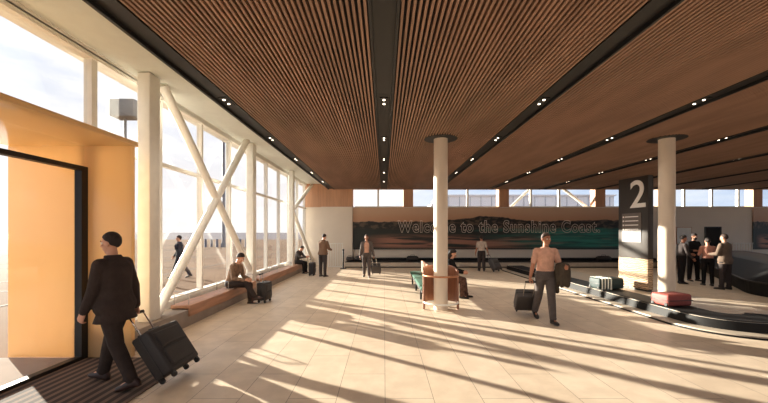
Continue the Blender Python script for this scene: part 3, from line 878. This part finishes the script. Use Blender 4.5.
        b.limb([t0, t1, t2, t3], [.015, .0115, .0100, .0085], 10)
        J['grip' + k] = Wt + v2 * .095 + nn * .032
    emit(b, 'body', M[fit.get('skin', 'skin_a')], 1, min(vox, .0075))
    # ---- eyes
    for e in (-1, 1):
        mb = MB().ell(hp_(e * .030, -.079, .010), .0135, HM, 12, 8)
        for i, f_ in enumerate(mb.f):
            c = sum((mb.v[q] for q in f_), V()) / len(f_) - hp_(e * .030, -.079, .010)
            if c.normalized().dot(hf) > .80: mb.m[i] = 1
        fin(mb).build('eye', [M['eyew'], M['eyed']], root, smooth=True)
    br = MB()
    for e in (-1, 1): br.tube([hp_(e * .014, -.093, .032), hp_(e * .030, -.093, .037), hp_(e * .046, -.083, .031)], [.004, .005, .003], 8)
    fin(br).build('eyebrows', M[fit.get('hairm', 'hair_dark')], root, smooth=True)
    # ---- hair
    hs = fit.get('hair', 'short'); mb = MB(); n, m = 36, 24
    vs = []
    rad = V((.0815, .103, .106)); cen = V((0, .012, .032))
    def hairline(x, y):                       # normalised height above which there is hair; y back positive
        f_ = (y + 1) / 2; P_ = [(0, .50), (.12, .40), (.28, .16), (.40, -.10), (.5, -.22), (.62, -.52), (.8, -.82), (1.01, -.88)]
        for (a_, c_), (b_, d_) in zip(P_[:-1], P_[1:]):
            if f_ <= b_: return c_ + (d_ - c_) * (f_ - a_) / (b_ - a_)
        return -.88
    rings = []
    for j in range(1, m):
        t_ = math.pi * j / m; rg = []
        for i in range(n):
            a = 2 * math.pi * i / n; q = V((math.sin(t_)*math.cos(a), math.sin(t_)*math.sin(a), math.cos(t_)))
            k_ = 1.0 + .022 * math.sin(9*a + 3*j) * math.sin(2*j) if q.z > hairline(q.x, q.y) else .80
            rg.append(hp_(*(cen + V((q.x*rad.x, q.y*rad.y, q.z*rad.z)) * k_)))
        rings.append(rg)
    mb.loft(rings)
    if hs == 'long':
        mb.limb([hp_(0, .05, .03), hp_(0, .075, -.06), hp_(0, .085, -.16), hp_(0, .085, -.26)], [.092, .092, .084, .06])
    if hs == 'bun':
        mb.ell(hp_(0, .115, .03), .045)
    fin(mb)
    link('hair', remesh(mb, 'hair', .007, 1), M[fit.get('hairm', 'hair_dark')], root, True)
    if fit.get('beard'):
        mb = MB().ell(hp_(0, -.030, -.062), (.062, .072, .060), HM)
        mb.v = [p for p in mb.v]
        fin(mb); link('beard', remesh(mb, 'beard', .007, 1), M[fit.get('hairm', 'hair_dark')], root, True)
    # ---- trousers
    tr = MB(); tm = fit['trousers']; tw_ = fit.get('tw', 1.0)
    seated = pz is not None
    tr.loft(full(torso_rings(-.10, .07, .016)))
    for k in 'LR':
        hp, kn, an, f, u_ = J['leg' + k]
        end = an + (kn - an).normalized() * .015
        tr.limb([hp, hp.lerp(kn, .35), kn, kn.lerp(end, .35), end], [.104, .099*tw_, .076*tw_, .074*tw_, .062*tw_])
        tr.ell(end + f * .015, (.058, .075, .04), Matrix.Rotation(math.atan2(f.x, -f.y), 3, 'Z'))
    emit(tr, 'trousers', M[tm], 3)
    # ---- shoes
    for k in 'LR':
        hp, kn, an, f, u_ = J['leg' + k]; w_ = f.cross(u_).normalized(); mb = MB(); rg = []
        for q, hw, ht in ((-.078, .018, .055), (-.068, .034, .085), (-.03, .040, .105), (.02, .041, .10), (.06, .043, .078), (.11, .049, .062), (.155, .046, .052), (.190, .032, .040), (.203, .014, .026)):
            rg.append([an + f * q - u_ * .088 + w_ * (hw * spw(math.cos(2*math.pi*i/20), .8)) + u_ * max(.0, ht * (.42 + .58 * math.sin(2*math.pi*i/20)) if math.sin(2*math.pi*i/20) > -.72 else 0) for i in range(20)])
        mb.loft(rg); sh = fin(mb).build('shoe', M[fit.get('shoes', 'leather')], root, smooth=True)
    # ---- top
    top = fit['top']; sl = fit.get('sleeve', 1.0); inner = fit.get('inner')
    def sleeves(mb, r0, r1, r2, frac, ext=0):
        for k, sd in (('L', 1), ('R', -1)):
            S, E, Wt, v2, T, nn = J['arm' + k]
            a0 = S - V((sd * .035, 0, .0))
            if frac >= 1: mb.limb([a0, S, S.lerp(E, .5), E, E.lerp(Wt, .5), Wt + v2 * (ext - .012)], [r0, r0, (r0 + r1)/2, r1, (r1 + r2)/2, r2])
            elif frac > .6:
                q = (frac - .5) * 2; mb.limb([a0, S, E, E.lerp(Wt, q)], [r0, r0, r1, r2 + .006])
            else: mb.limb([a0, S, S.lerp(E, frac * 2)], [r0, r0, r1 + .006])
    hem = fit.get('hem', -.05)
    if inner or fit.get('open') is None:
        mb = MB(); d0 = hem if fit.get('open') is None else -.03
        mb.loft(full(torso_rings(d0, .525 if fit.get('open') is None else .50, .014 if fit.get('open') is None else .006)))
        if fit.get('open') is None:
            sleeves(mb, .067, .053, .043, sl)
        p, up, fw, sx = sp(.525)
        mb.tube([p + up*.006 + sx * (.062 * math.cos(a)) + fw * (.062 * math.sin(a)) for a in [2*math.pi*i/20 for i in range(20)]], .010, 8, True)
        emit(mb, 'shirt' if fit.get('open') is None or inner else 'top', M[inner or top], 3)
    if fit.get('open') is not None:
        ga = R(fit['open']); mb = MB(); n = 30
        def shell(rg):
            out = []
            for (d, p, up, fw, sx, hw, hd) in rg:
                ang = [math.pi/2 + ga + (2*math.pi - 2*ga) * i / n for i in range(n + 1)]
                o_ = [p + sx * (hw * spw(math.cos(a), .85)) + fw * (hd * spw(math.sin(a), .85)) for a in ang]
                i_ = [p + sx * ((hw-.026) * spw(math.cos(a), .85)) + fw * ((hd-.026) * spw(math.sin(a), .85)) for a in reversed(ang)]
                out.append(o_ + i_)
            return out
        rg = [(d, p, up, fw, sx, hw - max(0, d - .40) * .10, hd - max(0, d - .40) * .10) for (d, p, up, fw, sx, hw, hd) in torso_rings(max(hem, -.10), .528, .034)]
        if hem < -.10:
            p, up, fw, sx = sp(hem); rg = [(hem, p, up, fw, sx, .198 * wd, .152 * wd)] + [r_ for r_ in rg]
        rg = [(d, p, up, fw, sx, hw + (.02 if d < .03 else 0), hd + (.015 if d < .03 else 0)) for (d, p, up, fw, sx, hw, hd) in rg]
        mb.loft(shell(rg))
        sleeves(mb, .074, .061, .047, sl)
        p, up, fw, sx = sp(.53)
        mb.tube([p + up*.010 + sx * (.070 * math.cos(a)) + fw * (.068 * math.sin(a)) for a in [math.pi/2 + ga*.9 + (2*math.pi - 1.8*ga) * i / 20 for i in range(21)]], .018, 8)
        for e in (-1, 1):                     # lapels
            pts = []
            for d in (.50, .44, .38, .30, .22):
                r_ = torso_rings(d, .525, .044)[0]; a = math.pi/2 + e * ga * (1 + (d - .22) * .6)
                pts.append(r_[1] + r_[4] * (r_[5] * spw(math.cos(a), .85)) + r_[3] * (r_[6] * spw(math.sin(a), .85)))
            mb.tube(pts, [.014, .020, .022, .016, .010], 8)
        emit(mb, fit.get('topname', 'jacket'), M[top], 3)
    mw = Matrix.Translation(V(loc)) @ Matrix.Rotation(R(rot), 4, 'Z')
    out = {k: mw @ ((J['grip' + k] + off) * s) for k in 'LR'}
    for k in 'LR':
        out['fore' + k] = [mw @ ((q + off) * s) for q in J['arm' + k][1:3]]
    out['root'] = root
    return out

def pulled(label, per, hand, axle, W, H, D, m, **kw):
    """a case rolling on its wheels behind a walker, its grip in the hand"""
    g = per[hand]; a = V(axle); d = g - (a + V((0, 0, .03))); hz = math.hypot(d.x, d.y)
    D2 = .02 + .01
    tilt = math.atan2(hz, d.z); Lh = d.length
    return suitcase(label, axle, (d.x, d.y), W, H, D, m, tilt=tilt, grip=Lh - H, **kw)

suit = dict(top='suit', inner='white_shirt', open=14, hem=-.19, trousers='suit_trousers', shoes='leather', hair='short', hairm='hair_dark', skin='skin_a')
p1 = person('man in a dark suit walking to the glass door, pulling a black suitcase', (-3.14, 4.03, .012), -95, 1.79,
    dict(lean=3, legR=(20, 6, 2, 6, 6), legL=(-15, 12, 2, -14, 8), armL=(10, 6, 14, 4), armR=(-14, 8, 14, 0), curlR=(62, 70, 50), curlL=(30, 40, 30), yaw=6, pitch=4, build=1.04), suit, voxel=.007)
pulled('black suitcase tilted on its wheels behind the man in the suit', p1, 'R', (-2.56, 4.23, 0), .54, .62, .25, M['case_black'])

p8 = person('man in a tan t-shirt walking towards the camera with a jacket over his arm', (3.28, 7.02, 0), -4, 1.80,
    dict(lean=2, legR=(-15, 16, -1, -16, 3), legL=(17, 5, -3, 5, 3), armR=(-8, 12, 10, 0), armL=(2, 20, 84, 20), curlR=(62, 70, 50), curlL=(35, 45, 30), yaw=14, pitch=2),
    dict(top='tan_shirt', sleeve=.36, hem=-.07, trousers='jeans', shoes='leather_black', hair='short', hairm='hair_brown', skin='skin_b'), voxel=.007)
pulled('dark grey suitcase rolling behind the man in the tan t-shirt', p8, 'R', (3.12, 7.66, 0), .44, .54, .24, M['case_grey'])
E_, W_ = p8['foreL']
t = empty('draped_jacket', (E_ + W_) / 2, 0, label='dark olive jacket folded over the forearm of the man in the tan t-shirt', cat='jacket')
mb = MB(); dv = (W_ - E_); dv.z = 0; dv.normalize(); sv = V((dv.y, -dv.x, 0)); ln = .15
rings = []
for z, wl, th, wob in ((.062, .09, .05, 0), (.05, .13, .085, .0), (.0, .15, .10, .01), (-.10, .155, .105, .016), (-.22, .16, .10, .022), (-.30, .155, .095, .026), (-.37, .14, .08, .03), (-.40, .11, .05, .03)):
    rings.append([dv * (wl * spw(math.cos(2*math.pi*i/32), .7) + .02) + sv * (th * spw(math.sin(2*math.pi*i/32), .7) + wob * math.sin(i * 1.6)) + V((0, 0, z + (.03 * math.sin(i*.9) if z < -.33 else 0))) for i in range(32)])
mb.loft(rings)
link('cloth', remesh(mb, 'cloth', .008, 2), M['olive'], t, True)
mb = MB().limb([dv * -.08 + sv * .06, dv * -.09 + sv * .085 + V((0,0,-.2)), dv * -.07 + sv * .075 + V((0,0,-.52))], [.045, .05, .042])
link('sleeve', remesh(mb, 'sleeve', .008, 2), M['olive'], t, True)

p2 = person('seated man in a brown checked shirt on the wooden window bench, legs crossed', (-3.86, 8.72, 0), 80, 1.76,
    dict(seat=.40, lean=10, slouch=18, legL=(86, 84, 4, 0, 6), legR=(96, 62, -6, 12, -10), armL=(14, 6, 62, 30), armR=(10, 6, 66, 30), pitch=18, yaw=0),
    dict(top='check_shirt', sleeve=1.0, hem=-.04, trousers='suit_trousers', shoes='leather', hair='short', hairm='hair_dark', skin='skin_a'))
suitcase('small black suitcase standing beside the seated man in the checked shirt', (-3.10, 8.95, 0), (-1, .1), .40, .52, .24, M['case_black'], grip=.20)

p3 = person('distant seated person in dark clothes at the far end of the window bench', (-3.90, 15.35, 0), 75, 1.66,
    dict(seat=.40, lean=8, slouch=24, legL=(84, 84, 4, 0, 6), legR=(84, 80, 4, 0, 6), armL=(36, 6, 60, 28), armR=(36, 6, 60, 28), pitch=30),
    dict(top='charcoal', sleeve=1.0, hem=-.04, trousers='black_cloth', shoes='leather_black', hair='short', hairm='hair_dark', skin='skin_a'))
p4 = person('man in a brown jacket standing near the far end of the window bench', (-2.50, 14.1, 0), 155, 1.74,
    dict(lean=2, slouch=6, legL=(3, 3, 4, 0, 8), legR=(-2, 2, 4, 0, 8), armL=(18, 8, 50, 20), armR=(22, 8, 55, 22), pitch=24),
    dict(top='brown_jacket', open=16, inner='white_shirt', hem=-.06, trousers='charcoal', shoes='leather_black', hair='short', hairm='hair_dark', skin='skin_a'))
suitcase('black suitcase standing on the floor between the far seated person and the standing man', (-3.02, 14.5, 0), (-1, 0), .38, .54, .24, M['case_black'], grip=.12)

p5 = person('man in an open grey jacket walking towards the camera in front of the mural', (-.70, 13.9, 0), 2, 1.70,
    dict(lean=2, legL=(12, 4, 1, 4, 6), legR=(-8, 14, 1, -12, 6), armL=(-6, 14, 8, 0), armR=(6, 10, 10, 0), curlL=(62, 70, 50)),
    dict(top='grey_jacket', open=32, inner='tan_shirt', hem=-.14, trousers='jeans', shoes='leather_black', hair='short', hairm='hair_brown', skin='skin_b'))
pulled('small dark suitcase rolling behind the man in the open grey jacket', p5, 'L', (-.32, 14.55, 0), .40, .50, .22, M['case_grey'])

p6 = person('distant person in a pale top walking away towards the back wall conveyor', (4.52, 16.0, 0), 174, 1.64,
    dict(lean=1, legL=(6, 3, 1, 3, 6), legR=(-5, 8, 1, -6, 6), armL=(6, 10, 12, 0), armR=(-8, 16, 6, 0), curlR=(62, 70, 50)),
    dict(top='white_shirt', sleeve=.36, hem=-.03, trousers='charcoal', shoes='leather_black', hair='short', hairm='hair_dark', skin='skin_b', tw=1.1))
pulled('dark suitcase rolling behind the distant person in the pale top', p6, 'R', (5.06, 15.55, 0), .46, .58, .25, M['case_grey'])

p7 = person('woman with long dark hair sitting on the green bench behind the first column', (1.80, 9.66, 0), 68, 1.68,
    dict(seat=.45, lean=2, slouch=14, legL=(80, 72, 3, 4, 6), legR=(82, 84, 3, 0, 6), armL=(28, 6, 50, 24), armR=(28, 6, 50, 24), pitch=14),
    dict(top='black_cloth', sleeve=1.0, hem=-.06, trousers='patterned', shoes='leather_black', hair='long', hairm='hair_dark', skin='skin_a', tw=1.12))

grp = None
person('person in dark clothes at the left of the group of four, facing the others', (10.52, 12.2, 0), 75, 1.70,
    dict(lean=2, slouch=4, legL=(2, 2, 3, 0, 8), legR=(-3, 2, 3, 0, 8), armL=(14, 8, 60, 20), armR=(10, 8, 30, 10), pitch=8),
    dict(top='charcoal', open=None, sleeve=1.0, hem=-.09, trousers='black_cloth', shoes='leather_black', hair='short', hairm='hair_dark', skin='skin_b'), group=grp)
person('bearded man in black facing the camera in the group of four', (11.52, 12.85, 0), 0, 1.76,
    dict(lean=1, legL=(2, 2, 5, 0, 10), legR=(0, 2, 5, 0, 10), armL=(16, 10, 80, 40), armR=(14, 10, 74, 36), pitch=10, yaw=10),
    dict(top='black_cloth', sleeve=.7, hem=-.08, trousers='black_cloth', shoes='leather_black', hair='short', hairm='hair_dark', skin='skin_b', beard=True), group=grp)
person('woman in a pink top seen from behind in the group of four', (11.0, 11.72, 0), 155, 1.60,
    dict(lean=1, legL=(3, 3, 2, 0, 6), legR=(-2, 2, 2, 0, 6), armL=(20, 10, 84, 30), armR=(16, 10, 70, 30), pitch=6),
    dict(top='pink_top', sleeve=.7, hem=-.04, trousers='black_cloth', shoes='leather_black', hair='bun', hairm='hair_dark', skin='skin_a', tw=.92), group=grp)
person('man in a taupe jacket, back to the camera, rightmost of the group of four', (10.80, 10.92, 0), 195, 1.74,
    dict(lean=1, legL=(2, 2, 4, 0, 8), legR=(-1, 2, 4, 0, 8), armL=(14, 10, 70, 26), armR=(8, 9, 30, 6), pitch=6),
    dict(top='taupe_jacket', open=16, inner='white_shirt', hem=-.14, trousers='charcoal', shoes='leather_black', hair='short', hairm='hair_brown', skin='skin_a'), group=grp)
person('person in dark clothes walking on the sandy apron outside the windows', (-8.12, 13.75, -.02), -70, 1.72,
    dict(lean=4, legL=(20, 6, 2, 8, 6), legR=(-16, 14, 2, -14, 6), armL=(-14, 8, 12, 0), armR=(18, 8, 14, 0)),
    dict(top='navy', open=16, inner='white_shirt', hem=-.14, trousers='navy', shoes='leather_black', hair='short', hairm='hair_dark', skin='skin_a'))

# ------------------------------------------------------------------ light, sky, camera
w = bpy.data.worlds.new('World'); sc.world = w; w.use_nodes = True
t = NT(w.node_tree); bg = w.node_tree.nodes['Background']
tc = t.n('ShaderNodeTexCoord'); sp_ = t.n('ShaderNodeSeparateXYZ'); t.l(tc.outputs['Generated'], sp_.inputs[0])
mp = t.n('ShaderNodeMapping'); mp.inputs['Scale'].default_value = (2.2, 2.2, 7.0); t.l(tc.outputs['Generated'], mp.inputs[0])
nz = t.n('ShaderNodeTexNoise', i_Scale=1.6, i_Detail=6.0, i_Roughness=.6); t.l(mp.outputs[0], nz.inputs['Vector'])
cl = t.ss(.40, .66, nz.outputs['Fac'])
skyc = t.mix(t.ss(0.0, .55, sp_.outputs['Z']), (.96, .90, .88, 1), (.66, .74, .92, 1))
skyc = t.mix(cl, skyc, (1.06, 1.02, 1.0, 1))
dt = t.n('ShaderNodeVectorMath', operation='DOT_PRODUCT'); t.l(tc.outputs['Generated'], dt.inputs[0]); dt.inputs[1].default_value = (-.81, .58, .05)
skyc = t.mix(t.ss(.75, .30, dt.outputs['Value']), skyc, t.mix(cl, (.50, .60, .78, 1), (.72, .76, .84, 1)))
t.l(skyc, bg.inputs['Color']); bg.inputs['Strength'].default_value = SKY
sun = bpy.data.lights.new('sun', 'SUN'); sun.energy = SUN; sun.color = (1, .91, .77); sun.angle = R(.65)
so = bpy.data.objects.new('sun', sun); C.objects.link(so)
so.rotation_euler = V((1, -.72, -.222)).to_track_quat('-Z', 'Y').to_euler()
so.location = (-20, 20, 8)
cam = bpy.data.cameras.new('camera'); cam.sensor_width = 36; cam.lens = 36 * 345 / 768; cam.shift_y = 31 / 768; cam.clip_start = .05; cam.clip_end = 6000
co = bpy.data.objects.new('camera', cam); C.objects.link(co); co.location = (0, 0, 1.8); co.rotation_euler = (R(90), 0, 0)
sc.camera = co
sc.view_settings.view_transform = 'Standard'; sc.view_settings.look = 'None'; sc.view_settings.gamma = 1; sc.view_settings.use_curve_mapping = False
sc.view_settings.exposure = EXPO
sc.cycles.use_denoising = True
sc.cycles.max_bounces = 10; sc.cycles.diffuse_bounces = 6; sc.cycles.transparent_max_bounces = 16
sc.cycles.sample_clamp_indirect = 8
